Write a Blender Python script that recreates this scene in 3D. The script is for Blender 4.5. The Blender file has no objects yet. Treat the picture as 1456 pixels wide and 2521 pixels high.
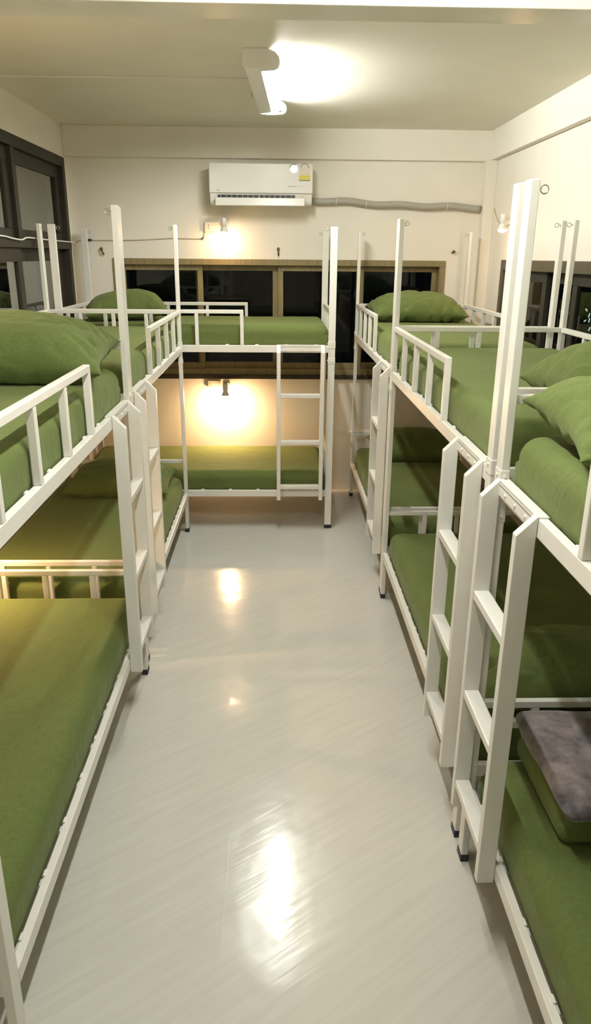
import bpy, bmesh, math, random
from mathutils import Vector, Matrix, noise
R = math.radians
scn = bpy.context.scene
COL = scn.collection

# ------------------------------------------------------------------ camera
def make_camera():
    f, pi_, ya, ro = 1810.04, R(19.2031), R(1.6549), R(0.4959)
    fwd = Vector((math.sin(ya) * math.cos(pi_), math.cos(ya) * math.cos(pi_), -math.sin(pi_)))
    r = Vector((math.cos(ya), -math.sin(ya), 0))
    up = r.cross(fwd)
    r2 = r * math.cos(ro) + up * math.sin(ro)
    u2 = up * math.cos(ro) - r * math.sin(ro)
    cam = bpy.data.cameras.new('camera')
    cam.sensor_fit = 'VERTICAL'; cam.sensor_height = 36.0
    cam.lens = 36.0 * f / 2521.0
    cam.clip_start = 0.02
    o = bpy.data.objects.new('camera', cam); COL.objects.link(o)
    m = Matrix.Identity(4)
    for i in range(3):
        m[i][0] = r2[i]; m[i][1] = u2[i]; m[i][2] = -fwd[i]; m[i][3] = (0, 0, 2.0)[i]
    o.matrix_world = m
    scn.camera = o
make_camera()

# ------------------------------------------------------------------ world, exposure, light strengths
scn.view_settings.view_transform = 'Standard'
scn.view_settings.look = 'None'
scn.view_settings.gamma = 1.0
scn.view_settings.use_curve_mapping = False
scn.view_settings.exposure = -0.22
world = bpy.data.worlds.new('night'); scn.world = world
world.use_nodes = True
bg = world.node_tree.nodes['Background']
bg.inputs[0].default_value = (0.05, 0.07, 0.10, 1); bg.inputs[1].default_value = 0.015
scn.cycles.use_denoising = True
scn.cycles.sample_clamp_indirect = 8.0
scn.cycles.max_bounces = 12
scn.cycles.diffuse_bounces = 4
TUBE = 400.0        # fluorescent tubes
TUBE_COL = (1.0, 0.985, 0.92)
WARM = 250.0        # warm bulbs high on the walls
WARM_LOW = 1500.0   # warm bulbs over the lower bunks
WARM_COL = (1.0, 0.60, 0.31)

# ------------------------------------------------------------------ materials
def mat(name, color, rough=0.5, metal=0.0, spec=0.5, emit=None, estr=0.0, coat=0.0):
    m = bpy.data.materials.new(name); m.use_nodes = True
    b = m.node_tree.nodes['Principled BSDF']
    b.inputs['Base Color'].default_value = (*color, 1)
    b.inputs['Roughness'].default_value = rough
    b.inputs['Metallic'].default_value = metal
    b.inputs['Specular IOR Level'].default_value = spec
    b.inputs['Coat Weight'].default_value = coat
    if emit:
        b.inputs['Emission Color'].default_value = (*emit, 1)
        b.inputs['Emission Strength'].default_value = estr
    return m

def add_noise(m, scale, amount, bump=0.0, bump_dist=0.01, stretch=(1, 1, 1), rot=(0, 0, 0), detail=4.0, coords='Object'):
    nt = m.node_tree; n = nt.nodes; l = nt.links
    b = n['Principled BSDF']
    tc = n.new('ShaderNodeTexCoord'); mp = n.new('ShaderNodeMapping')
    mp.inputs['Scale'].default_value = stretch; mp.inputs['Rotation'].default_value = rot
    tx = n.new('ShaderNodeTexNoise'); tx.inputs['Scale'].default_value = scale; tx.inputs['Detail'].default_value = detail
    l.new(tc.outputs[coords], mp.inputs[0]); l.new(mp.outputs[0], tx.inputs['Vector'])
    base = tuple(b.inputs['Base Color'].default_value)
    cr = n.new('ShaderNodeValToRGB')
    lo = tuple(c * (1 - amount) for c in base[:3]); hi = tuple(min(1, c * (1 + amount)) for c in base[:3])
    cr.color_ramp.elements[0].position = 0.3; cr.color_ramp.elements[1].position = 0.7
    cr.color_ramp.elements[0].color = (*lo, 1); cr.color_ramp.elements[1].color = (*hi, 1)
    l.new(tx.outputs['Fac'], cr.inputs[0]); l.new(cr.outputs[0], b.inputs['Base Color'])
    if bump:
        bp = n.new('ShaderNodeBump'); bp.inputs['Strength'].default_value = bump; bp.inputs['Distance'].default_value = bump_dist
        l.new(tx.outputs['Fac'], bp.inputs['Height']); l.new(bp.outputs[0], b.inputs['Normal'])
    return m

M = {}
M['wall'] = add_noise(mat('cream_wall_paint', (0.83, 0.80, 0.715), 0.65, spec=0.3), 3.0, 0.025, 0.25, 0.006, detail=8)
M['ceiling'] = add_noise(mat('ceiling_paint', (0.84, 0.81, 0.70), 0.55, spec=0.35), 2.5, 0.03, 0.2, 0.006, detail=7)
M['beam'] = add_noise(mat('beam_gloss_paint', (0.80, 0.78, 0.68), 0.28, spec=0.5), 5.0, 0.03, 0.25, 0.006, detail=5)
M['steel'] = add_noise(mat('white_enamel_steel', (0.80, 0.79, 0.735), 0.30, spec=0.5), 14.0, 0.02, 0.03, 0.002)
M['rubber'] = mat('black_rubber', (0.015, 0.017, 0.03), 0.5)
M['wood'] = add_noise(mat('olive_brown_wood', (0.235, 0.19, 0.09), 0.45), 6.0, 0.18, 0.1, 0.002, stretch=(6, 6, 0.6))
M['darkwood'] = add_noise(mat('dark_brown_wood', (0.032, 0.028, 0.021), 0.55, spec=0.3), 6.0, 0.2, 0.1, 0.002, stretch=(6, 6, 0.6))
M['olivewood'] = add_noise(mat('dull_olive_wood', (0.085, 0.074, 0.046), 0.5), 6.0, 0.2, 0.1, 0.002, stretch=(6, 6, 0.6))
M['plastic'] = add_noise(mat('white_plastic', (0.80, 0.79, 0.74), 0.3), 10, 0.01)
M['plastic_ivory'] = add_noise(mat('ivory_plastic', (0.72, 0.66, 0.54), 0.35), 10, 0.02)
M['grey_tape'] = add_noise(mat('grey_wrapping_tape', (0.40, 0.39, 0.34), 0.5), 30, 0.06, 0.3, 0.004, stretch=(1, 3, 3))
M['dark'] = add_noise(mat('dark_vent', (0.03, 0.03, 0.033), 0.5), 20, 0.2)
M['metal'] = add_noise(mat('zinc_metal', (0.55, 0.53, 0.48), 0.3, metal=0.9), 20, 0.05)
M['brass'] = add_noise(mat('old_brass', (0.16, 0.12, 0.06), 0.4, metal=0.7), 20, 0.2)
M['cable_white'] = add_noise(mat('white_cable', (0.8, 0.79, 0.75), 0.4), 20, 0.02)
M['cable_cream'] = add_noise(mat('cream_cable', (0.55, 0.5, 0.38), 0.5), 20, 0.03)
M['yellow'] = add_noise(mat('yellow_label', (0.72, 0.58, 0.06), 0.4), 30, 0.03)
M['green_print'] = add_noise(mat('green_print', (0.10, 0.22, 0.07), 0.4), 30, 0.03)
M['grey_print'] = add_noise(mat('grey_print', (0.35, 0.35, 0.34), 0.4), 30, 0.03)
M['tube'] = mat('glowing_tube', (0.9, 0.9, 0.88), 0.4, emit=TUBE_COL, estr=TUBE)
M['bulb'] = mat('glowing_bulb', (0.9, 0.85, 0.75), 0.4, emit=WARM_COL, estr=WARM)
M['bulb_low'] = mat('glowing_low_bulb', (0.9, 0.85, 0.75), 0.4, emit=WARM_COL, estr=WARM_LOW)
M['fleck'] = mat('lit_fleck', (0.9, 0.9, 0.9), 0.4, emit=(0.9, 1.0, 1.0), estr=0.6)

def fabric(name, color, bump=0.35):
    m = mat(name, color, 0.85, spec=0.2)
    n = m.node_tree.nodes; l = m.node_tree.links; b = n['Principled BSDF']
    b.inputs['Sheen Weight'].default_value = 0.15
    b.inputs['Sheen Roughness'].default_value = 0.5
    b.inputs['Sheen Tint'].default_value = (0.75, 0.85, 0.5, 1)
    add_noise(m, 90.0, 0.08, 0, detail=2)
    tc = n.new('ShaderNodeTexCoord')
    t1 = n.new('ShaderNodeTexNoise'); t1.inputs['Scale'].default_value = 7.0; t1.inputs['Detail'].default_value = 3.0; t1.inputs['Distortion'].default_value = 0.8
    t2 = n.new('ShaderNodeTexNoise'); t2.inputs['Scale'].default_value = 420.0; t2.inputs['Detail'].default_value = 1.0
    l.new(tc.outputs['Object'], t1.inputs['Vector']); l.new(tc.outputs['Object'], t2.inputs['Vector'])
    b1 = n.new('ShaderNodeBump'); b1.inputs['Strength'].default_value = bump; b1.inputs['Distance'].default_value = 0.02
    b2 = n.new('ShaderNodeBump'); b2.inputs['Strength'].default_value = 0.25; b2.inputs['Distance'].default_value = 0.001
    l.new(t1.outputs['Fac'], b1.inputs['Height']); l.new(t2.outputs['Fac'], b2.inputs['Height'])
    l.new(b1.outputs[0], b2.inputs['Normal']); l.new(b2.outputs[0], b.inputs['Normal'])
    return m
M['green'] = fabric('green_cotton', (0.108, 0.142, 0.041))

def fleece():
    m = mat('grey_fleece', (0.105, 0.095, 0.105), 0.95, spec=0.1)
    n = m.node_tree.nodes; l = m.node_tree.links; b = n['Principled BSDF']
    b.inputs['Sheen Weight'].default_value = 0.35
    b.inputs['Sheen Roughness'].default_value = 0.4
    tc = n.new('ShaderNodeTexCoord')
    t1 = n.new('ShaderNodeTexNoise'); t1.inputs['Scale'].default_value = 14.0; t1.inputs['Detail'].default_value = 8.0; t1.inputs['Roughness'].default_value = 0.65; t1.inputs['Distortion'].default_value = 0.25
    cr = n.new('ShaderNodeValToRGB')
    cr.color_ramp.elements[0].position = 0.35; cr.color_ramp.elements[0].color = (0.090, 0.080, 0.088, 1)
    cr.color_ramp.elements[1].position = 0.72; cr.color_ramp.elements[1].color = (0.33, 0.285, 0.28, 1)
    l.new(tc.outputs['Object'], t1.inputs['Vector']); l.new(t1.outputs['Fac'], cr.inputs[0]); l.new(cr.outputs[0], b.inputs['Base Color'])
    bp = n.new('ShaderNodeBump'); bp.inputs['Strength'].default_value = 0.7; bp.inputs['Distance'].default_value = 0.012
    l.new(t1.outputs['Fac'], bp.inputs['Height']); l.new(bp.outputs[0], b.inputs['Normal'])
    return m
M['fleece'] = fleece()

def glass_mat(name, ior):
    m = bpy.data.materials.new(name); m.use_nodes = True
    nt = m.node_tree; nt.nodes.clear(); n = nt.nodes; l = nt.links
    out = n.new('ShaderNodeOutputMaterial'); mix = n.new('ShaderNodeMixShader')
    tr = n.new('ShaderNodeBsdfTransparent'); gl = n.new('ShaderNodeBsdfGlossy'); fr = n.new('ShaderNodeFresnel')
    tr.inputs['Color'].default_value = (0.85, 0.9, 0.88, 1)
    gl.inputs['Roughness'].default_value = 0.02; gl.inputs['Color'].default_value = (0.95, 0.97, 0.93, 1)
    fr.inputs['IOR'].default_value = ior
    ge = n.new('ShaderNodeNewGeometry'); mu = n.new('ShaderNodeMath'); mu.operation = 'MULTIPLY'; iv = n.new('ShaderNodeMath'); iv.operation = 'SUBTRACT'
    iv.inputs[0].default_value = 1.0; l.new(ge.outputs['Backfacing'], iv.inputs[1])      # only the entry face of the pane mirrors
    l.new(fr.outputs[0], mu.inputs[0]); l.new(iv.outputs[0], mu.inputs[1])
    l.new(mu.outputs[0], mix.inputs[0]); l.new(tr.outputs[0], mix.inputs[1]); l.new(gl.outputs[0], mix.inputs[2]); l.new(mix.outputs[0], out.inputs[0])
    return m
M['glass'] = glass_mat('window_glass', 1.4)
M['boosted_glass'] = glass_mat('boosted_mirror_glass', 5.0)  # made-up mirror film, added so the left panes look lighter

def floor_mat():
    m = mat('glossy_streaked_vinyl', (0.66, 0.65, 0.58), 0.185, spec=0.5)
    n = m.node_tree.nodes; l = m.node_tree.links; b = n['Principled BSDF']
    b.inputs['Coat Weight'].default_value = 0.13; b.inputs['Coat Roughness'].default_value = 0.05
    tc = n.new('ShaderNodeTexCoord')
    mr = n.new('ShaderNodeMapping'); mr.inputs['Rotation'].default_value = (0, 0, R(-36))
    mp = n.new('ShaderNodeMapping'); mp.inputs['Scale'].default_value = (3.0, 42, 1)
    t = n.new('ShaderNodeTexNoise'); t.inputs['Scale'].default_value = 1.0; t.inputs['Detail'].default_value = 5.0; t.inputs['Distortion'].default_value = 0.5
    l.new(tc.outputs['Object'], mr.inputs[0]); l.new(mr.outputs[0], mp.inputs[0]); l.new(mp.outputs[0], t.inputs['Vector'])
    cr = n.new('ShaderNodeValToRGB')
    cr.color_ramp.elements[0].position = 0.3; cr.color_ramp.elements[0].color = (0.625, 0.618, 0.56, 1)
    cr.color_ramp.elements[1].position = 0.72; cr.color_ramp.elements[1].color = (0.68, 0.675, 0.615, 1)
    l.new(t.outputs['Fac'], cr.inputs[0]); l.new(cr.outputs[0], b.inputs['Base Color'])
    # large soft waviness of the vinyl sheet
    t2 = n.new('ShaderNodeTexNoise'); t2.inputs['Scale'].default_value = 5.0; t2.inputs['Detail'].default_value = 2.0
    l.new(tc.outputs['Object'], t2.inputs['Vector'])
    b1 = n.new('ShaderNodeBump'); b1.inputs['Strength'].default_value = 0.4; b1.inputs['Distance'].default_value = 0.006
    l.new(t2.outputs['Fac'], b1.inputs['Height'])
    b2 = n.new('ShaderNodeBump'); b2.inputs['Strength'].default_value = 0.22; b2.inputs['Distance'].default_value = 0.002
    l.new(t.outputs['Fac'], b2.inputs['Height']); l.new(b1.outputs[0], b2.inputs['Normal'])
    # the straight seam between two widths of vinyl
    sx = n.new('ShaderNodeSeparateXYZ'); l.new(tc.outputs['Object'], sx.inputs[0])
    a1 = n.new('ShaderNodeMath'); a1.operation = 'ADD'; a1.inputs[1].default_value = 0.17; l.new(sx.outputs[0], a1.inputs[0])
    a2 = n.new('ShaderNodeMath'); a2.operation = 'ABSOLUTE'; l.new(a1.outputs[0], a2.inputs[0])
    a3 = n.new('ShaderNodeMapRange'); a3.inputs[1].default_value = 0.0; a3.inputs[2].default_value = 0.006; a3.inputs[3].default_value = 1; a3.inputs[4].default_value = 0
    l.new(a2.outputs[0], a3.inputs[0])
    b3 = n.new('ShaderNodeBump'); b3.inputs['Strength'].default_value = 0.2; b3.inputs['Distance'].default_value = 0.0004
    l.new(b1.outputs[0], b.inputs['Coat Normal']); l.new(a3.outputs[0], b3.inputs['Height']); l.new(b2.outputs[0], b3.inputs['Normal'])
    l.new(b3.outputs[0], b.inputs['Normal'])
    return m
M['floor'] = floor_mat()

# ------------------------------------------------------------------ mesh helpers
class MB:
    def __init__(s): s.bm = bmesh.new()
    def box(s, a, b, bevel=0.0, mtx=None):
        x0, x1 = sorted((a[0], b[0])); y0, y1 = sorted((a[1], b[1])); z0, z1 = sorted((a[2], b[2]))
        t = bmesh.new()
        bmesh.ops.create_cube(t, size=1)
        for v in t.verts:
            v.co = Vector(((x0 + x1) / 2 + v.co.x * (x1 - x0), (y0 + y1) / 2 + v.co.y * (y1 - y0), (z0 + z1) / 2 + v.co.z * (z1 - z0)))
        if bevel:
            bmesh.ops.bevel(t, geom=t.edges[:] , offset=bevel, segments=2, affect='EDGES', profile=0.5)
        s._merge(t, mtx); return s
    def prism(s, pts, axis, a, b, bevel=0.0):
        """extrude a polygon given in the two other axes"""
        t = bmesh.new(); i = 'xyz'.index(axis); oth = [k for k in range(3) if k != i]
        def P(p, w):
            c = [0, 0, 0]; c[oth[0]] = p[0]; c[oth[1]] = p[1]; c[i] = w; return Vector(c)
        va = [t.verts.new(P(p, a)) for p in pts]; vb = [t.verts.new(P(p, b)) for p in pts]
        t.faces.new(va); t.faces.new(vb); n = len(pts)
        for k in range(n): t.faces.new((va[k], va[(k + 1) % n], vb[(k + 1) % n], vb[k]))
        bmesh.ops.recalc_face_normals(t, faces=t.faces)
        if bevel: bmesh.ops.bevel(t, geom=t.edges[:], offset=bevel, segments=2, affect='EDGES', profile=0.5)
        s._merge(t); return s
    def lathe(s, prof, origin=(0, 0, 0), axis=(0, 0, 1), seg=20):
        t = bmesh.new(); rings = []
        q = Vector((0, 0, 1)).rotation_difference(Vector(axis)); o = Vector(origin)
        for r, z in prof:
            rings.append([t.verts.new(o + q @ Vector((r * math.cos(2 * math.pi * k / seg), r * math.sin(2 * math.pi * k / seg), z))) for k in range(seg)])
        for A, B in zip(rings, rings[1:]):
            for k in range(seg): t.faces.new((A[k], A[(k + 1) % seg], B[(k + 1) % seg], B[k]))
        t.faces.new(rings[0]); t.faces.new(rings[-1])
        bmesh.ops.recalc_face_normals(t, faces=t.faces)
        s._merge(t); return s
    def tube(s, pts, r, seg=8, closed=False):
        pts = [Vector(p) for p in pts]; t = bmesh.new(); rings = []; n = len(pts); prev = None
        for i, p in enumerate(pts):
            d = (pts[(i + 1) % n] - pts[i - 1]) if closed else (pts[min(i + 1, n - 1)] - pts[max(i - 1, 0)])
            d.normalize()
            if prev is None:
                a = Vector((0, 0, 1)) if abs(d.z) < 0.9 else Vector((1, 0, 0))
                u = d.cross(a).normalized()
            else:
                u = (prev - d * prev.dot(d)).normalized()
            prev = u; w = d.cross(u)
            rings.append([t.verts.new(p + u * r * math.cos(2 * math.pi * k / seg) + w * r * math.sin(2 * math.pi * k / seg)) for k in range(seg)])
        m = n if closed else n - 1
        for i in range(m):
            A, B = rings[i], rings[(i + 1) % n]
            for k in range(seg): t.faces.new((A[k], A[(k + 1) % seg], B[(k + 1) % seg], B[k]))
        if not closed: t.faces.new(rings[0]); t.faces.new(rings[-1])
        bmesh.ops.recalc_face_normals(t, faces=t.faces)
        s._merge(t); return s
    def ring(s, c, u, w, R_, r, seg=18):
        c = Vector(c); u = Vector(u); w = Vector(w)
        s.tube([c + (u * math.cos(2 * math.pi * k / seg) + w * math.sin(2 * math.pi * k / seg)) * R_ for k in range(seg)], r, 6, True); return s
    def _merge(s, t, mtx=None):
        if mtx is not None: t.transform(mtx)
        me = bpy.data.meshes.new('tmp'); t.to_mesh(me); t.free(); s.bm.from_mesh(me); bpy.data.meshes.remove(me)
    def build(s, name, material, parent=None, smooth=False, loc=None):
        me = bpy.data.meshes.new(name); s.bm.to_mesh(me); s.bm.free()
        o = bpy.data.objects.new(name, me); COL.objects.link(o)
        me.materials.append(material)
        if smooth:
            for p in me.polygons: p.use_smooth = True
        if parent is not None: o.parent = parent
        elif loc is not None:
            me.transform(Matrix.Translation(-Vector(loc))); o.location = loc
        return o

def tag(o, label=None, cat=None, group=None, kind=None):
    if label: o['label'] = label
    if cat: o['category'] = cat
    if group: o['group'] = group
    if kind: o['kind'] = kind
    return o
def empty(name, loc, rz=0.0):
    o = bpy.data.objects.new(name, None); COL.objects.link(o)
    o.location = loc; o.rotation_euler = (0, 0, rz); o.empty_display_size = 0.1
    return o
def struct(o): o['kind'] = 'structure'; return o

# ------------------------------------------------------------------ room shell
XL, XR, YB, YF, ZC = -1.64, 1.74, 6.37, -1.3, 2.934
T = 0.15
struct(MB().box((XL - T, YF - T, -0.1), (XR + T, YB + T, 0)).build('floor', M['floor']))
struct(MB().box((XL - T, YF - T, ZC), (XR + T, YB + T, ZC + 0.1)).build('ceiling', M['ceiling']))
def wall_with_hole(name, axis, at, thick, lo, hi, holes, material):
    """wall in the plane axis = at .. at+thick, running lo..hi, z 0..ZC, one rectangular opening each (h0,h1,z0,z1)"""
    m = MB()
    def seg(a, b, z0, z1):
        if b - a < 1e-4 or z1 - z0 < 1e-4: return
        if axis == 'x': m.box((at, a, z0), (at + thick, b, z1))
        else: m.box((a, at, z0), (b, at + thick, z1))
    cur = lo
    for h0, h1, z0, z1 in holes:
        seg(cur, h0, 0, ZC); seg(h0, h1, 0, z0); seg(h0, h1, z1, ZC); cur = h1
    seg(cur, hi, 0, ZC)
    return struct(m.build(name, material))
LW = (3.72, 6.29, 0.95, 2.70)      # left window opening
BW = (-1.325, 1.405, 1.02, 1.972)  # back window opening (x range)
RW = (2.9, 5.90, 1.02, 1.985)      # right window opening
wall_with_hole('wall_left', 'x', XL, -T, YF, YB, [LW], M['wall'])
wall_with_hole('wall_right', 'x', XR, T, YF, YB, [RW], M['wall'])
wall_with_hole('wall_back', 'y', YB, T, XL - T, XR + T, [BW], M['wall'])
wall_with_hole('wall_front', 'y', YF, -T, XL - T, XR + T, [], M['wall'])
# shallow concrete beams and the corner column
struct(MB().box((XL, YB - 0.045, 2.715), (XR, YB, ZC), 0.004).build('trim_1', M['wall']))
struct(MB().box((XR - 0.05, YF, 2.72), (XR, YB, ZC), 0.004).build('trim_2', M['wall']))
struct(MB().box((XL, 2.61, 2.72), (XR, 2.77, ZC), 0.004).build('trim_3', M['beam']))
struct(MB().box((XR - 0.085, YB - 0.10, 0), (XR, YB, 2.72), 0.004).build('trim_4', M['wall']))

# ------------------------------------------------------------------ windows
def frame_rect(m, axis, at, d0, d1, a0, a1, z0, z1, w, wb=None, bev=0.003):
    """rectangular ring of timber; depth at+d0..at+d1 along axis"""
    wb = w if wb is None else wb
    def bx(p0, p1, q0, q1):
        if axis == 'y': m.box((p0, at + d0, q0), (p1, at + d1, q1), bev)
        else: m.box((at + d0, p0, q0), (at + d1, p1, q1), bev)
    bx(a0, a1, z1 - w, z1); bx(a0, a1, z0, z0 + wb); bx(a0, a0 + w, z0 + wb, z1 - w); bx(a1 - w, a1, z0 + wb, z1 - w)
def pane(axis, at, a0, a1, z0, z1, parent, name='pane', g='glass'):
    m = MB()
    if axis == 'y': m.box((a0, at, z0), (a1, at + 0.005, z1))
    else: m.box((at, a0, z0), (at + 0.005, a1, z1))
    return m.build(name, M[g], parent)
# back window: light timber frame, four sliding sashes
m = MB(); frame_rect(m, 'y', YB, -0.012, 0.11, *BW, 0.048, 0.06)
wb_ = struct(m.build('window_1', M['wood']))
m = MB(); m.box((BW[0] - 0.02, YB - 0.035, 1.0), (BW[1] + 0.02, YB + 0.0, 1.035), 0.004)
m.build('window_sill', M['darkwood'], wb_)
for a0, a1, d in ((-1.277, -0.60, 0.03), (-0.66, 0.022, 0.068), (0.022, 0.735, 0.03), (0.70, 1.357, 0.068)):
    m = MB(); frame_rect(m, 'y', YB, d, d + 0.034, a0, a1, 1.08, 1.924, 0.044, 0.05)
    s_ = m.build('sash', M['wood'], wb_)
    pane('y', YB + d + 0.014, a0 + 0.04, a1 - 0.04, 1.125, 1.885, s_)
# right window: dark timber, sashes
m = MB(); frame_rect(m, 'x', XR, -0.012, 0.11, *RW, 0.07, 0.07)
wr_ = struct(m.build('window_2', M['olivewood']))
for a0, a1, d in ((4.98, 5.84, 0.03), (4.50, 5.06, 0.068), (3.5, 4.53, 0.03), (2.97, 3.56, 0.068)):
    m = MB(); frame_rect(m, 'x', XR, d, d + 0.034, a0, a1, 1.08, 1.92, 0.075, 0.06)
    s_ = m.build('sash', M['darkwood'], wr_)
    pane('x', XR + d + 0.014, a0 + 0.07, a1 - 0.07, 1.13, 1.85, s_)
# left window: tall, dark timber with a transom
m = MB(); frame_rect(m, 'x', XL, -0.11, 0.012, *LW, 0.07, 0.07)
m.box((XL - 0.10, LW[0], 2.035), (XL + 0.015, LW[1], 2.09), 0.003)
m.box((XL - 0.10, 5.06, 2.09), (XL + 0.006, 5.13, 2.63), 0.003)
wl_ = struct(m.build('window_3', M['darkwood']))
for a0, a1, z0, z1, d in ((5.13, 6.22, 2.09, 2.63, -0.06), (3.79, 5.06, 2.09, 2.63, -0.06), (5.0, 6.22, 1.02, 2.035, -0.085), (3.79, 5.11, 1.02, 2.035, -0.045)):
    m = MB(); frame_rect(m, 'x', XL, d, d + 0.036, a0, a1, z0, z1, 0.085, 0.06)
    s_ = m.build('sash', M['darkwood'], wl_)
    pane('x', XL + d + 0.016, a0 + 0.08, a1 - 0.08, z0 + 0.055, z1 - 0.08, s_, g='boosted_glass')

# ------------------------------------------------------------------ bunk beds
ZU, ZL, ZT = 1.394, 0.308, 2.19    # tops of upper rail, lower rail, posts
ZG, ZH = 1.638, 0.566              # tops of upper guard / lower head rail
def make_bed(label, loc, rz, sg, L, W, guard, lad, ring_dir):
    """local X along the bed from the guarded end, local Y from the aisle side to the wall side (mirrored when sg = -1)"""
    root = empty('bunk_bed', loc, rz)
    tag(root, label, 'bunk bed', 'white steel bunk beds')
    st = M['steel']
    def bx(m, x0, x1, y0, y1, z0, z1, bev=0.003):
        m.box((x0 - L / 2, sg * (y0 - W / 2), z0), (x1 - L / 2, sg * (y1 - W / 2), z1), bev); return m
    def part(name, *b, parent=root, material=st):
        m = MB()
        for q in b: bx(m, *q)
        return m.build(name, material, parent)
    # posts with caps, joint sleeve and a ring hook
    for ex in (0, 1):
        for ey in (0, 1):
            x0 = 0 if ex == 0 else L - 0.05; y0 = 0 if ey == 0 else W - 0.025
            p = part('post', (x0, x0 + 0.05, y0, y0 + 0.025, 0.018, ZT))
            part('foot_cap', (x0 - 0.002, x0 + 0.052, y0 - 0.002, y0 + 0.027, 0, 0.03), parent=p, material=M['rubber'])
            for za, zb in ((ZU - 0.13, ZU - 0.085), (ZU - 0.02, ZU + 0.03)):
                part('joint_sleeve', (x0 - 0.002, x0 + 0.052, y0 - 0.002, y0 + 0.027, za, zb), parent=p)
            m = MB()
            ix = 1 if ex == 0 else -1; iy = 1 if ey == 0 else -1
            cx, cy = x0 + 0.025, y0 + 0.0125
            if ring_dir == 'X':
                d = Vector((ix, 0, 0)); base = Vector((cx + ix * 0.025, cy, ZT - 0.023))
            else:
                d = Vector((0, iy, 0)); base = Vector((cx, cy + iy * 0.0125, ZT - 0.023))
            F = lambda v: Vector((v.x - L / 2, sg * (v.y - W / 2), v.z))
            c = base + d * 0.020
            pts = [base, base + d * 0.006, base + d * 0.012]
            m.tube([F(q) for q in pts], 0.0022, 6)
            m.tube([F(c + d * math.cos(a) * 0.0105 + Vector((0, 0, 1)) * math.sin(a) * 0.0105) for a in [math.pi * 2 * k / 16 for k in range(16)]], 0.0018, 6, True)
            m.build('ring_hook', M['metal'], p, True)
            for zz in (ZU - 0.108, ZU + 0.012):
                fy = -1 if ey == 0 else 1
                m = MB(); m.tube([F(Vector((cx, cy + fy * 0.012, zz))), F(Vector((cx, cy + fy * 0.019, zz)))], 0.005, 8)
                m.build('bolt', M['steel'], p)
                m = MB(); m.tube([F(Vector((cx + ix * 0.024, cy, zz))), F(Vector((cx + ix * 0.031, cy, zz)))], 0.005, 8)
                m.build('bolt', M['steel'], p)
    # rails
    for z in (ZU, ZL):
        for y0 in (0, W - 0.025): part('side_rail', (0.05, L - 0.05, y0, y0 + 0.025, z - 0.05, z))
        for x0 in (0.0125, L - 0.0375): part('end_rail', (x0, x0 + 0.025, 0.025, W - 0.025, z - 0.05, z))
        n = 9
        for k in range(n):
            x = 0.14 + (L - 0.28) * k / (n - 1)
            part('slat', (x - 0.0125, x + 0.0125, 0.0245, W - 0.0245, z - 0.045, z - 0.03), (x - 0.0125, x + 0.0125, 0.0175, 0.0265, z - 0.04, z + 0.006), (x - 0.0125, x + 0.0125, W - 0.0265, W - 0.0175, z - 0.04, z + 0.006))
    # head and foot rails with balusters
    for zt, zb in ((ZG, ZU), (ZH, ZL)):
        for x0 in (0.0125, L - 0.0375):
            h = part('head_rail', (x0, x0 + 0.025, 0.025, W - 0.025, zt - 0.026, zt))
            for k in (1, 2, 3):
                y = 0.0125 + (W - 0.025) * k / 4
                part('baluster', (x0, x0 + 0.025, y - 0.0125, y + 0.0125, zb, zt - 0.026), parent=h)
    # upper guards, both long sides
    for y0 in (0, W - 0.025):
        g = part('guard_rail', (0.05, guard, y0, y0 + 0.025, ZG - 0.026, ZG), (guard - 0.025, guard, y0, y0 + 0.025, ZU, ZG - 0.02))
        for k in (1, 2, 3):
            x = 0.025 + (guard - 0.0375) * k / 4
            part('baluster', (x - 0.0125, x + 0.0125, y0, y0 + 0.025, ZU, ZG - 0.026), parent=g)
    # ladder hung on the aisle side
    lx0, lx1 = L - lad - 0.345, L - lad
    m = MB()
    bx(m, lx0 + 0.028, lx1 - 0.028, -0.004, 0.0, ZU - 0.04, ZU - 0.008, 0.001)
    bx(m, lx0, lx1, -0.004, 0.027, ZU, ZU + 0.004, 0.001)
    bx(m, lx0, lx1, -0.004, -0.0005, ZU - 0.012, ZU + 0.003, 0.001)
    ladder = m.build('ladder', st, root)
    for k in (0.25, 0.5, 0.75):
        x = lx0 + (lx1 - lx0) * k
        m = MB(); m.tube([Vector((x - L / 2, sg * (-0.003 - W / 2), ZU - 0.024)), Vector((x - L / 2, sg * (-0.008 - W / 2), ZU - 0.024))], 0.005, 8)
        m.build('screw', st, ladder)
    for x0 in (lx0, lx1 - 0.028):
        m = MB()
        pts = [(-0.001, 0.245), (-0.001, ZU + 0.003), (-0.005, ZU + 0.003), (-0.052, ZU - 0.045), (-0.052, 0.245)]
        m.prism([(sg * (p[0] - W / 2), p[1]) for p in pts], 'x', x0 - L / 2, x0 + 0.028 - L / 2, 0.002)
        m.build('stringer', st, ladder)
    for z in (1.052, 0.705, 0.36):
        part('rung', (lx0 + 0.028, lx1 - 0.028, -0.05, -0.003, z - 0.028, z), parent=ladder)
    return root

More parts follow.
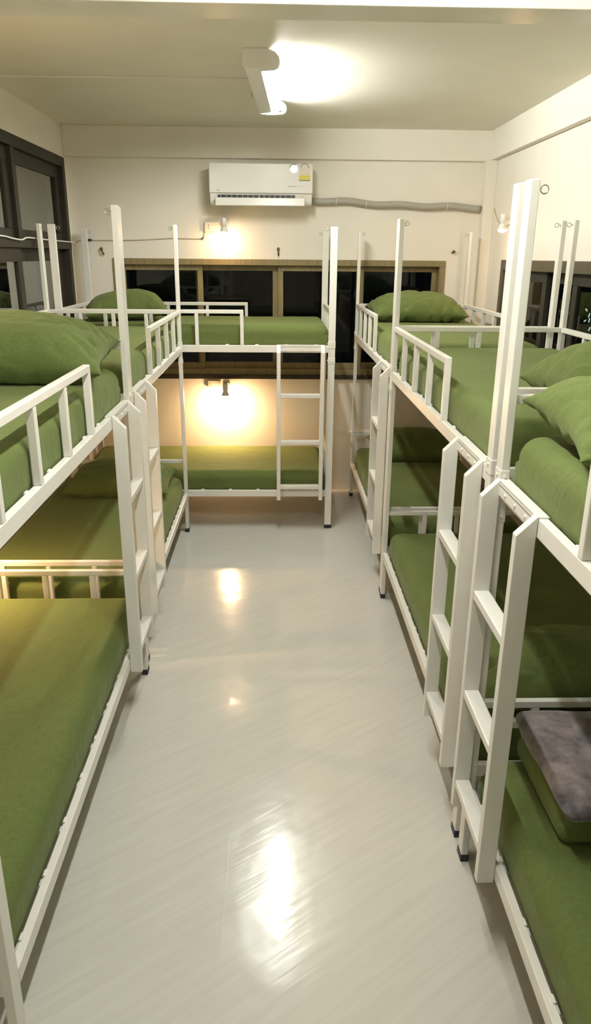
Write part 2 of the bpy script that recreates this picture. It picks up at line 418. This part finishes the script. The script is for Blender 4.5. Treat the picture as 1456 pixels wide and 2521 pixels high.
BEDS = {}
def bed(key, label, x_front, facing, y0, y1, W, guard, lad):
    """side beds; facing 'R' = aisle on the right of a left-hand bed; y0 = guarded end"""
    L = abs(y1 - y0); yc = (y0 + y1) / 2
    xc = x_front - W / 2 if facing == 'R' else x_front + W / 2
    fwd = y1 > y0
    rz = R(90) if fwd else R(-90)
    # local y after rotation: +90 -> -x, -90 -> +x ; want towards the wall
    want = -1 if facing == 'R' else 1
    sg = 1 if ((-1 if fwd else 1) == want) else -1
    o = make_bed(label, (xc, yc, 0), rz, sg, L, W, guard, lad, 'Y')
    BEDS[key] = dict(xc=xc, yc=yc, L=L, W=W, x0=min(x_front, x_front + want * W), x1=max(x_front, x_front + want * W), y0=min(y0, y1), y1=max(y0, y1), ax='y')
    return o
bed('A', 'white steel bunk bed on the left wall, the farther one, beside the back bed', -0.660, 'R', 5.325, 3.362, 0.93, 1.34, 0.07)
bed('B', 'white steel bunk bed on the left wall nearest the camera, with dark lower bunk', -0.645, 'R', 1.33, 3.297, 0.93, 1.27, 0.08)
bed('D', 'white steel bunk bed at the far end of the right row, touching the back wall', 0.656, 'L', 6.215, 4.178, 0.905, 1.21, 0.06)
bed('E', 'white steel bunk bed in the middle of the right row', 0.652, 'L', 4.160, 2.128, 0.95, 1.33, 0.08)
bed('F', 'white steel bunk bed on the right nearest the camera, with the grey fleece', 0.648, 'L', 0.045, 2.065, 0.92, 1.40, 0.035)
Lc, Wc = 1.97, 0.915
make_bed('white steel bunk bed standing across the back wall under the air conditioner', (0.43 - Lc / 2, 5.357 + Wc / 2, 0), 0, 1, Lc, Wc, 1.315, 0.075, 'X')
BEDS['C'] = dict(xc=0.43 - Lc / 2, yc=5.357 + Wc / 2, L=Lc, W=Wc, x0=0.43 - Lc, x1=0.43, y0=5.357, y1=5.357 + Wc, ax='x')

# ------------------------------------------------------------------ mattresses
def grid_lines(h, r, n):
    a = [-h, -h + r * 0.15, -h + r * 0.35, -h + r * 0.6, -h + r * 0.85]
    inner = [-h + r + (2 * h - 2 * r) * k / n for k in range(n + 1)]
    return a + inner + [-v for v in reversed(a)]
def rounded_box(hx, hy, hz, r0, nx, ny, nz, seed, amp, name, material, loc, label, cat, group):
    X, Y, Z = grid_lines(hx, r0, nx), grid_lines(hy, r0, ny), grid_lines(hz, min(r0, hz * 0.95), nz)
    bm = bmesh.new(); V = {}
    so = Vector((seed * 7.3, seed * 3.1, seed * 1.7))
    def vert(i, j, k):
        if (i, j, k) in V: return V[(i, j, k)]
        p = Vector((X[i], Y[j], Z[k]))
        r = r0 if p.z > 0 else 0.03
        rz = min(r, hz * 0.95)
        inn = Vector((max(-hx + r, min(hx - r, p.x)), max(-hy + r, min(hy - r, p.y)), max(-hz + rz, min(hz - rz, p.z))))
        d = p - inn
        if d.length > 1e-6:
            dd = Vector((d.x / r, d.y / r, d.z / rz)); mx = max(abs(dd.x), abs(dd.y), abs(dd.z)); ln = dd.length
            dd = dd * (mx / ln); p = inn + Vector((dd.x * r, dd.y * r, dd.z * rz))
        # soft crown, cloth folds
        top = max(0, p.z / hz)
        ed = min(hx - abs(p.x), hy - abs(p.y))
        q = Vector((p.x * 2.2 + p.y * 1.1, p.y * 4.5 - p.x * 1.4, p.z * 3)) + so
        f = noise.noise(q) * 0.6 + (0.5 - abs(noise.noise(q * 1.7 + Vector((9, 2, 4))))) * 0.8
        nrm = Vector((p.x / hx if abs(p.x) > hx - r0 else 0, p.y / hy if abs(p.y) > hy - r0 else 0, p.z / hz if abs(p.z) > hz * 0.4 else 0))
        if nrm.length > 0: nrm.normalize()
        p += nrm * amp * f * (0.5 if p.z < 0 else 1)
        if p.z < -hz * 0.98: p.z = -hz
        p.z = max(p.z, -hz)
        V[(i, j, k)] = bm.verts.new(p); return V[(i, j, k)]
    nX, nY, nZ = len(X), len(Y), len(Z)
    def quad(*c): bm.faces.new([vert(*q) for q in c])
    for i in range(nX - 1):
        for j in range(nY - 1):
            for k in (0, nZ - 1): quad((i, j, k), (i + 1, j, k), (i + 1, j + 1, k), (i, j + 1, k))
    for i in range(nX - 1):
        for k in range(nZ - 1):
            for j in (0, nY - 1): quad((i, j, k), (i + 1, j, k), (i + 1, j, k + 1), (i, j, k + 1))
    for j in range(nY - 1):
        for k in range(nZ - 1):
            for i in (0, nX - 1): quad((i, j, k), (i, j + 1, k), (i, j + 1, k + 1), (i, j, k + 1))
    bmesh.ops.recalc_face_normals(bm, faces=bm.faces)
    me = bpy.data.meshes.new(name); bm.to_mesh(me); bm.free()
    for p in me.polygons: p.use_smooth = True
    me.materials.append(material)
    o = bpy.data.objects.new(name, me); COL.objects.link(o); o.location = loc
    tag(o, label, cat, group)
    return o
MATT = {
 'A': ('upper bunk of the farther left bed', 'lower bunk of the farther left bed'),
 'B': ('upper bunk of the left bed nearest the camera', 'lower bunk of the left bed nearest the camera'),
 'C': ('upper bunk across the back wall, beside the window', 'lower bunk across the back wall, lit by a bulb'),
 'D': ('upper bunk at the far end of the right row', 'lower bunk at the far end of the right row'),
 'E': ('upper bunk of the middle right bed', 'lower bunk of the middle right bed'),
 'F': ('upper bunk of the right bed nearest the camera', 'lower right bunk under the grey fleece'),
}
sd = 1
for key, d in BEDS.items():
    for lvl, z in ((0, ZU - 0.028), (1, ZL - 0.028)):
        la, lb = d['L'] / 2 - 0.045, d['W'] / 2 - 0.033
        hx, hy = (la, lb) if d['ax'] == 'x' else (lb, la)
        hz = 0.0835
        nx, ny = (46, 24) if d['ax'] == 'x' else (24, 46)
        rounded_box(hx, hy, hz, 0.06, nx, ny, 4, sd, 0.0045, 'mattress', M['green'], (d['xc'], d['yc'], z + hz),
                    'green sheeted mattress on the ' + MATT[key][lvl], 'mattress', 'green sheeted mattresses')
        sd += 1

# ------------------------------------------------------------------ pillows
def pillow(label, loc, rot, a, b, t, seed, fold=0.012, flat=0.45, name='pillow', material=None, creases=((0.9, 0.085, 1), (-0.6, 0.11, 4))):
    N = 84; bm = bmesh.new(); so = Vector((seed * 5.1, seed * 2.3, seed * 9.7))
    def P(u, v, s):
        cu, cv = abs(u), abs(v)
        x = a * u * (1 - 0.085 * (1 - cv ** 2.2) * cu ** 2) ; y = b * v * (1 - 0.10 * (1 - cu ** 2.2) * cv ** 2)
        h = max(0.0, (1 - cu ** 2.6) * (1 - cv ** 2.6)) ** 0.52
        z = s * t * h
        # folds running from the corners and along the edges
        edge = max(cu, cv) ** 2.5
        q = Vector((x * 10 + y * 9, x * 4 - y * 12, s * 0.7)) + so
        w = (0.35 - abs(noise.noise(q))) * 1.2 + 0.5 * noise.noise(q * 2.1)
        z += s * fold * w * (0.25 + 0.75 * edge) * min(1, h * 2.2)
        for (al, per, off) in creases:
            ph = (x * math.cos(al) + y * math.sin(al)) / per + 1.1 * noise.noise(Vector((x * 3.5, y * 3.5, off)) + so)
            cr = 1 - abs(math.sin(math.pi * ph)) ** 0.55
            mk = max(0.0, min(1.0, 0.75 * edge + 0.55 * noise.noise(Vector((x * 5, y * 5, off + 7)) + so)))
            z -= s * fold * 2.0 * cr * mk * min(1, h * 1.8)
        z += s * 0.010 * noise.noise(Vector((x * 4, y * 4, s)) + so) * h
        if s < 0: z = max(z, -t * flat) if h > 0 else z
        z -= 0.10 * t * (cu * cv) ** 3
        return Vector((x, y, z))
    top, bot = {}, {}
    for i in range(N + 1):
        for j in range(N + 1):
            u = math.sin(math.pi / 2 * (-1 + 2 * i / N)); v = math.sin(math.pi / 2 * (-1 + 2 * j / N))
            top[i, j] = bm.verts.new(P(u, v, 1))
            bot[i, j] = top[i, j] if i in (0, N) or j in (0, N) else bm.verts.new(P(u, v, -1))
    for i in range(N):
        for j in range(N):
            bm.faces.new((top[i, j], top[i + 1, j], top[i + 1, j + 1], top[i, j + 1]))
            f = [bot[i, j], bot[i, j + 1], bot[i + 1, j + 1], bot[i + 1, j]]
            if len(set(f)) == 4:
                try: bm.faces.new(f)
                except ValueError: pass
    bmesh.ops.recalc_face_normals(bm, faces=bm.faces)
    me = bpy.data.meshes.new(name); bm.to_mesh(me); bm.free()
    for p in me.polygons: p.use_smooth = True
    me.materials.append(material or M['green'])
    o = bpy.data.objects.new(name, me); COL.objects.link(o)
    o.location = loc; o.rotation_euler = rot
    from mathutils import Euler
    rm = Euler(rot).to_matrix(); low = min((rm @ v.co).z for v in me.vertices)
    o.location.z = (TU if loc[2] > 1 else TL) + 0.0045 - low      # rests on the sheet
    tag(o, label, 'pillow', 'green pillows')
    return o
TU, TL = ZU + 0.139, ZL + 0.139     # sleeping surfaces
pillow('large green pillow on the upper bunk of the left bed nearest the camera', (-1.04, 2.965, TU + 0.10), (R(7), R(1), R(3)), 0.39, 0.26, 0.145, 1, 0.016)
pillow('green pillow on the upper bunk of the back bed, half yellow in the bulb light', (-1.13, 5.80, TU + 0.085), (R(3), R(-4), R(12)), 0.30, 0.24, 0.125, 2, 0.012)
pillow('creased green pillow on the upper bunk at the far end of the right row', (1.085, 5.86, TU + 0.08), (R(5), R(0), R(2)), 0.36, 0.25, 0.13, 3, 0.024)
pillow('green pillow on the upper middle right bunk, behind the head rail', (1.225, 2.43, TU + 0.085), (R(-3), R(0), R(-2)), 0.34, 0.25, 0.14, 4, 0.014)
pillow('bright green pillow on the upper right bunk nearest the camera', (1.075, 1.755, TU + 0.085), (R(5), R(0), R(-3)), 0.40, 0.25, 0.13, 5, 0.016)
pillow('dim brownish green pillow on the lower bunk of the farther left bed', (-1.07, 4.95, TL + 0.068), (R(3), R(0), R(0)), 0.36, 0.26, 0.12, 6, 0.012)
pillow('dark green pillow on the lower bunk at the far end of the right row', (1.12, 5.87, TL + 0.07), (R(6), R(0), R(0)), 0.35, 0.25, 0.13, 7, 0.012)
pillow('green pillow on the lower middle right bunk, beside the ladder', (1.12, 2.42, TL + 0.07), (R(-4), R(0), R(0)), 0.40, 0.25, 0.13, 8, 0.014)
rounded_box(0.33, 0.205, 0.055, 0.05, 26, 20, 4, 31, 0.007, 'pillow', M['green'], (1.12, 1.81, TL + 0.060),
            'flat green pillow under the grey fleece on the lower right bunk', 'pillow', 'green pillows')
# folded grey fleece on it
fl_ = rounded_box(0.345, 0.230, 0.026, 0.024, 44, 34, 3, 32, 0.024, 'fleece_blanket', M['fleece'], (1.12, 1.788, TL + 0.148),
            'folded grey fleece blanket lying on the pillow of the lower right bunk', 'blanket', None)

# ------------------------------------------------------------------ ceiling tube lamps
def tube_lamp(label, near, far):
    """spine near->far (x, y of its right lower edge); tube on the right, end caps reach over it"""
    n = Vector((near[0], near[1], 0)); f = Vector((far[0], far[1], 0)); Lq = (f - n).length
    ang = math.atan2(-(f - n).x, (f - n).y)
    root = empty('tube_lamp', (near[0], near[1], ZC), ang)
    tag(root, label, 'ceiling lamp', 'ceiling tube lamps')
    MB().box((-0.085, 0.0, -0.075), (0, Lq, 0), 0.006).build('housing', M['plastic'], root)
    for y0, y1 in ((-0.05, 0.0), (Lq, Lq + 0.05)):
        pts = [(-0.09, 0), (0.03, 0), (0.07, -0.016), (0.088, -0.036), (0.092, -0.056), (0.084, -0.076), (0.066, -0.086), (0.0, -0.09), (-0.075, -0.086), (-0.09, -0.074)]
        MB().prism(pts, 'y', y0, y1, 0.004).build('end_cap', M['plastic'], root)
    MB().lathe([(0.0135, 0.03), (0.0135, Lq - 0.03)], (0.048, 0, -0.058), (0, 1, 0), 16).build('tube', M['tube'], root, True)
    for y0 in (0.0, Lq - 0.03): MB().lathe([(0.0145, y0), (0.0145, y0 + 0.03)], (0.048, 0, -0.058), (0, 1, 0), 16).build('tube_ferrule', M['metal'], root, True)
    MB().lathe([(0.02, 0), (0.018, 0.022), (0.01, 0.026)], (-0.105, Lq - 0.18, 0), (0, 0, -1), 14).build('junction_knob', M['plastic'], root, True)
tube_lamp('bright white tube lamp on the ceiling above the aisle', (-0.066, 4.08), (-0.018, 5.24))
tube_lamp('second white tube lamp on the ceiling above the near end of the aisle', (-0.04, 1.15), (-0.01, 2.35))

# ------------------------------------------------------------------ warm wall lamps
def wall_lamp(label, x, y, z, n, low=False, globe=False):
    """bulb centre; n = unit vector from the wall into the room"""
    D = 0.12
    root = empty('wall_lamp', (x - n[0] * D, y - n[1] * D, z))
    tag(root, label, 'wall lamp', 'warm wall lamps')
    q = Vector((0, 1, 0)).rotation_difference(Vector((n[0], n[1], 0))).to_matrix().to_4x4()
    if n[1] < 0: q = Matrix.Rotation(math.pi, 4, 'Z')
    def fin(m, nm, mt, sm=False, par=root):
        m.bm.transform(q); return m.build(nm, mt, par, sm)
    fin(MB().box((-0.03, 0.0, 0.03), (0.03, 0.014, 0.095), 0.004), 'wall_plate', M['plastic_ivory'])
    fin(MB().box((-0.011, 0.014, 0.062), (0.011, D, 0.082), 0.004), 'arm', M['plastic_ivory'])
    fin(MB().lathe([(0.016, 0.105), (0.021, 0.10), (0.022, 0.045), (0.018, 0.04)], (0, D, 0)), 'socket', M['plastic'], True)
    b = None if globe else fin(MB().lathe([(0.017, 0.047), (0.020, 0.037), (0.032, 0.006), (0.034, 0.0)], (0, D, 0)), 'bulb_body', M['plastic'], True)
    if globe:
        fin(MB().lathe([(0.004, 0.026)] + [(0.034 * math.sin(a), 0.034 * math.cos(a) - 0.01) for a in [math.pi * k / 12 for k in range(1, 12)]] + [(0.002, -0.044)], (0, D, 0)), 'bulb_globe', M['bulb'], True)
        return
    fin(MB().lathe([(0.033, -0.0005), (0.032, -0.004), (0.027, -0.013), (0.016, -0.019), (0.004, -0.021)], (0, D, 0)), 'bulb_diffuser', M['bulb_low' if low else 'bulb'], True, b)
wall_lamp('warm bulb on the back wall above the window', -0.405, YB - 0.12, 2.175, (0, -1))
wall_lamp('warm bulb on the back wall over the lower bunk', -0.425, YB - 0.12, 0.872, (0, -1), True)
wall_lamp('warm bulb on the right wall near the back corner', XR - 0.12, 5.57, 2.19, (-1, 0))
wall_lamp('warm bulb high on the left wall by the nearest bunk bed', XL + 0.12, 3.35, 2.12, (1, 0), globe=True)
wall_lamp('warm bulb low on the left wall over the nearest lower bunk', XL + 0.12, 3.22, 0.905, (1, 0), True)

# ------------------------------------------------------------------ air conditioner
def air_con():
    x0, x1, zt, zb = -0.505, 0.287, 2.668, 2.368
    yw, yf = YB - 0.046 + 0.04, 6.135
    cx = (x0 + x1) / 2
    root = empty('air_conditioner', (cx, YB, zb))
    tag(root, 'white split air conditioner high on the back wall, vent open', 'air conditioner')
    root_loc = Vector((cx, YB, zb))
    def fin(m, nm, mt, par=root, sm=False):
        m.bm.transform(Matrix.Translation(-root_loc)); return m.build(nm, mt, par, sm)
    # body profile in y,z
    prof = [(YB, zt - 0.012), (6.17, zt - 0.012), (6.155, zt - 0.02), (6.15, zt - 0.05), (6.15, 2.445), (6.158, 2.40), (6.17, zb + 0.012), (6.19, zb), (YB, zb)]
    fin(MB().prism(prof, 'x', x0 + 0.004, x1 - 0.004, 0.003), 'body', M['plastic'])
    fin(MB().box((x0, yf, 2.452), (x1, yf + 0.022, zt - 0.006), 0.006), 'front_panel', M['plastic'])
    v = fin(MB().box((x0 + 0.065, 6.138, 2.418), (x0 + 0.655, 6.16, 2.440), 0.002), 'air_outlet', M['dark'])
    for k in range(14):
        xx = x0 + 0.085 + k * 0.0415
        fin(MB().box((xx, 6.134, 2.419), (xx + (0.012 if k == 7 else 0.006), 6.14, 2.439), 0.001), 'vane', M['grey_print'], v)
    fin(MB().box((x0 + 0.66, 6.138, 2.42), (x0 + 0.725, 6.16, 2.438), 0.002), 'display_strip', M['plastic_ivory'])
    m = MB(); m.box((x0 + 0.045, -0.006, -0.006), (x1 - 0.06, 0.012, 0.052), 0.004, Matrix.Translation((0, 6.125, 2.368)) @ Matrix.Rotation(R(-10), 4, 'X'))
    fin(m, 'louver', M['plastic'])
    # energy label: white tab with an arc, yellow block and dark foot
    lb = fin(MB().box((0.182, yf - 0.0015, 2.578), (0.268, yf, 2.645), 0.0005), 'energy_label', M['plastic_ivory'])
    fin(MB().box((0.182, yf - 0.002, 2.548), (0.268, yf, 2.580), 0.0005), 'yellow_block', M['yellow'], lb)
    fin(MB().box((0.182, yf - 0.002, 2.541), (0.268, yf, 2.548), 0.0005), 'dark_strip', M['green_print'], lb)
    m = MB(); m.tube([(0.225 + 0.031 * math.cos(a), yf - 0.003, 2.632 + 0.027 * math.sin(a)) for a in [math.pi * k / 14 for k in range(15)]], 0.003, 6)
    fin(m, 'dial_arc', M['grey_print'], lb)
    sk = fin(MB().lathe([(0.030, 0), (0.030, 0.0015)], (0.142, yf, 2.625), (0, -1, 0), 24), 'glare_sticker', M['metal'])  # silver disc stands in for lamp glare over a round green-edged sticker
    m = MB(); m.tube([(0.142 + 0.031 * math.cos(a), yf - 0.002, 2.625 + 0.031 * math.sin(a)) for a in [R(60) + R(110) * k / 10 for k in range(11)]], 0.003, 6)
    fin(m, 'green_edge', M['green_print'], sk)
    for a, b in (((0.095, yf - 0.001, 2.500), (0.158, yf, 2.505)), ((0.165, yf - 0.001, 2.501), (0.21, yf, 2.503))):
        fin(MB().box(a, b), 'printed_line', M['grey_print'])
    for a, b in (((-0.448, yf - 0.001, 2.467), (-0.442, yf, 2.474)), ((-0.439, yf - 0.001, 2.467), (-0.422, yf, 2.472))):
        fin(MB().box(a, b), 'printed_mark', M['grey_print'])
air_con()
# wrapped refrigerant line to the corner
m = MB()
pts = []
for k in range(41):
    t = k / 40; x = 0.28 + t * (XR - 0.09 - 0.28)
    pts.append((x, YB - 0.035, 2.413 - 0.04 * t + 0.008 * math.sin(t * 9) * (1 - t) - 0.006 * math.sin(t * 21)))
m.tube(pts, 0.026, 12)
ln = m.build('insulated_pipe', M['grey_tape'], None, True, loc=(1.0, YB - 0.035, 2.39))
tag(ln, 'grey wrapped pipe running from the air conditioner to the right corner', 'pipe')
for k in (0.17, 0.33, 0.80):
    p = Vector(pts[int(k * 40)]) - Vector((1.0, YB - 0.035, 2.39))
    MB().ring(p, (0, 1, 0), (0, 0, 1), 0.0265, 0.004, 16).build('pipe_clip', M['plastic_ivory'], ln, True)

# ------------------------------------------------------------------ sockets, cables, hooks
def outlet(label, x, z, w=0.13, h=0.075):
    root = empty('wall_socket', (x, YB, z)); tag(root, label, 'socket', 'wall sockets')
    MB().box((-w / 2, -0.028, -h / 2), (w / 2, 0, h / 2), 0.005).build('socket_box', M['plastic_ivory'], root)
    m = MB()
    for dx in (-0.03,):
        for dz in (-0.011, 0.011): MB().box((dx - 0.002, -0.0295, dz - 0.006), (dx + 0.002, -0.027, dz + 0.006)).build('socket_hole', M['dark'], root)
    MB().box((0.02, -0.031, -0.008), (0.045, -0.027, 0.008), 0.002).build('switch', M['plastic'], root)
outlet('ivory wall socket beside the upper bulb on the back wall', -0.505, 2.215)
outlet('ivory wall socket beside the lower bulb on the back wall', -0.525, 0.955, 0.11, 0.06)

def cable(name, label, pts, r, material, cat='cable'):
    P = [Vector(p) for p in pts]; out = []
    for i in range(len(P) - 1):
        p0, p1, p2, p3 = P[max(i - 1, 0)], P[i], P[i + 1], P[min(i + 2, len(P) - 1)]
        for k in range(8):
            t = k / 8
            out.append(0.5 * ((2 * p1) + (p2 - p0) * t + (2 * p0 - 5 * p1 + 4 * p2 - p3) * t * t + (3 * p1 - p0 - 3 * p2 + p3) * t ** 3))
    out.append(P[-1])
    o = MB().tube(out, r, 8).build(name, material, None, True, loc=P[0])
    return tag(o, label, cat)
cable('cable', 'white cable strung across the left window', [(XL + 0.03, 4.2, 2.095), (XL + 0.03, 4.65, 2.098), (XL + 0.03, 4.85, 2.088), (XL + 0.03, 5.02, 2.083), (XL + 0.03, 5.15, 2.098), (XL + 0.03, 5.5, 2.094), (XL + 0.03, 6.0, 2.09), (XL + 0.03, 6.34, 2.088)], 0.005, M['cable_white'])
wc = cable('cable', 'thin cream cable along the back wall to the upper socket', [(XL + 0.03, YB - 0.012, 2.09), (-1.55, YB - 0.01, 2.108), (-1.42, YB - 0.008, 2.106), (-1.1, YB - 0.008, 2.112), (-0.85, YB - 0.008, 2.126), (-0.6, YB - 0.008, 2.126), (-0.575, YB - 0.008, 2.15), (-0.56, YB - 0.012, 2.18)], 0.0035, M['cable_cream'])
MB().box((-0.03, -0.012, -0.008), (0.03, 0.006, 0.008), 0.003).build('connector', M['rubber'], wc).location = (0.10, 0.0, 0.018)
MB().lathe([(0.009, 0), (0.009, 0.008)], (1.02, 0.008, 0.036), (0, -1, 0), 12).build('cable_clip', M['brass'], wc)
cable('cable', 'thin white cable from the corner down to the right wall bulb', [(XR - 0.01, 6.24, 2.37), (XR - 0.008, 6.12, 2.28), (XR - 0.008, 5.95, 2.23), (XR - 0.008, 5.75, 2.235), (XR - 0.01, 5.60, 2.245)], 0.0035, M['cable_cream'])
cable('cable', 'white cable run across the ceiling from the tube lamp to the left wall', [(-0.15, 4.67, ZC - 0.004), (-0.6, 4.672, ZC - 0.004), (-1.1, 4.68, ZC - 0.004), (XL + 0.01, 4.70, ZC - 0.004)], 0.0055, M['cable_white'])
cable('pipe', 'thin white pipe low on the back wall in the right corner', [(0.66, YB - 0.014, 0.535), (1.0, YB - 0.014, 0.536), (XR - 0.09, YB - 0.014, 0.537)], 0.011, M['plastic'], 'pipe')

def hook(label, x, z, tilt, long):
    root = empty('wall_hook', (x, YB, z)); tag(root, label, 'hook', 'small hooks in the back wall')
    MB().lathe([(0.004, 0), (0.004, 0.03)], (0, 0, 0.01), (0, -1, 0), 8).build('screw', M['brass'], root, True)
    m = MB()
    c = Vector((math.sin(tilt), 0, -math.cos(tilt)))
    m.tube([Vector((0, -0.028, 0.012)), Vector((0, -0.03, 0.012)) + c * long * 0.5, Vector((0, -0.022, 0.012)) + c * long], 0.0065, 8)
    m.lathe([(0.012, 0), (0.013, 0.006), (0.006, 0.010)], (0, -0.018, 0.012), (0, -1, 0), 10)
    m.build('hook_arm', M['brass'], root, True)
hook('small dark hook on the back wall at the left, beside the window', -1.405, 2.03, R(20), 0.05)
hook('small dark hook on the back wall above the middle of the window', 0.025, 2.04, R(3), 0.05)
hook('small dark hook on the back wall at the right of the window', 1.462, 2.03, R(-60), 0.018)

# ------------------------------------------------------------------ lights glinting outside the right window
root = empty('string_light', (1.96, 4.62, 1.55)); tag(root, 'white lights glinting in the dark outside the right window', 'lights')
cords = []
for y, z, a in ((4.595, 1.703, -0.4), (4.545, 1.675, 1.2), (4.597, 1.638, 0.4), (4.535, 1.646, 1.4), (4.515, 1.597, 0.9), (4.579, 1.53, -0.6), (4.52, 1.528, 1.4), (4.796, 1.667, 0.3), (4.44, 1.62, 0.2), (4.40, 1.55, -0.9)):
    d = Vector((0, math.cos(a), -math.sin(a))) * 0.013
    c = Vector((0.0, y * 1.0316 - 4.62, 2 + (z - 2) * 1.0316 - 1.55))
    MB().tube([c - d, c + d], 0.004, 8).build('light', M['fleck'], root, True)
    cords.append(c)
m = MB(); m.tube([p + Vector((0.006, 0, 0)) for p in sorted(cords, key=lambda q: q.y)], 0.0012, 6)
m.build('cord', M['rubber'], root)
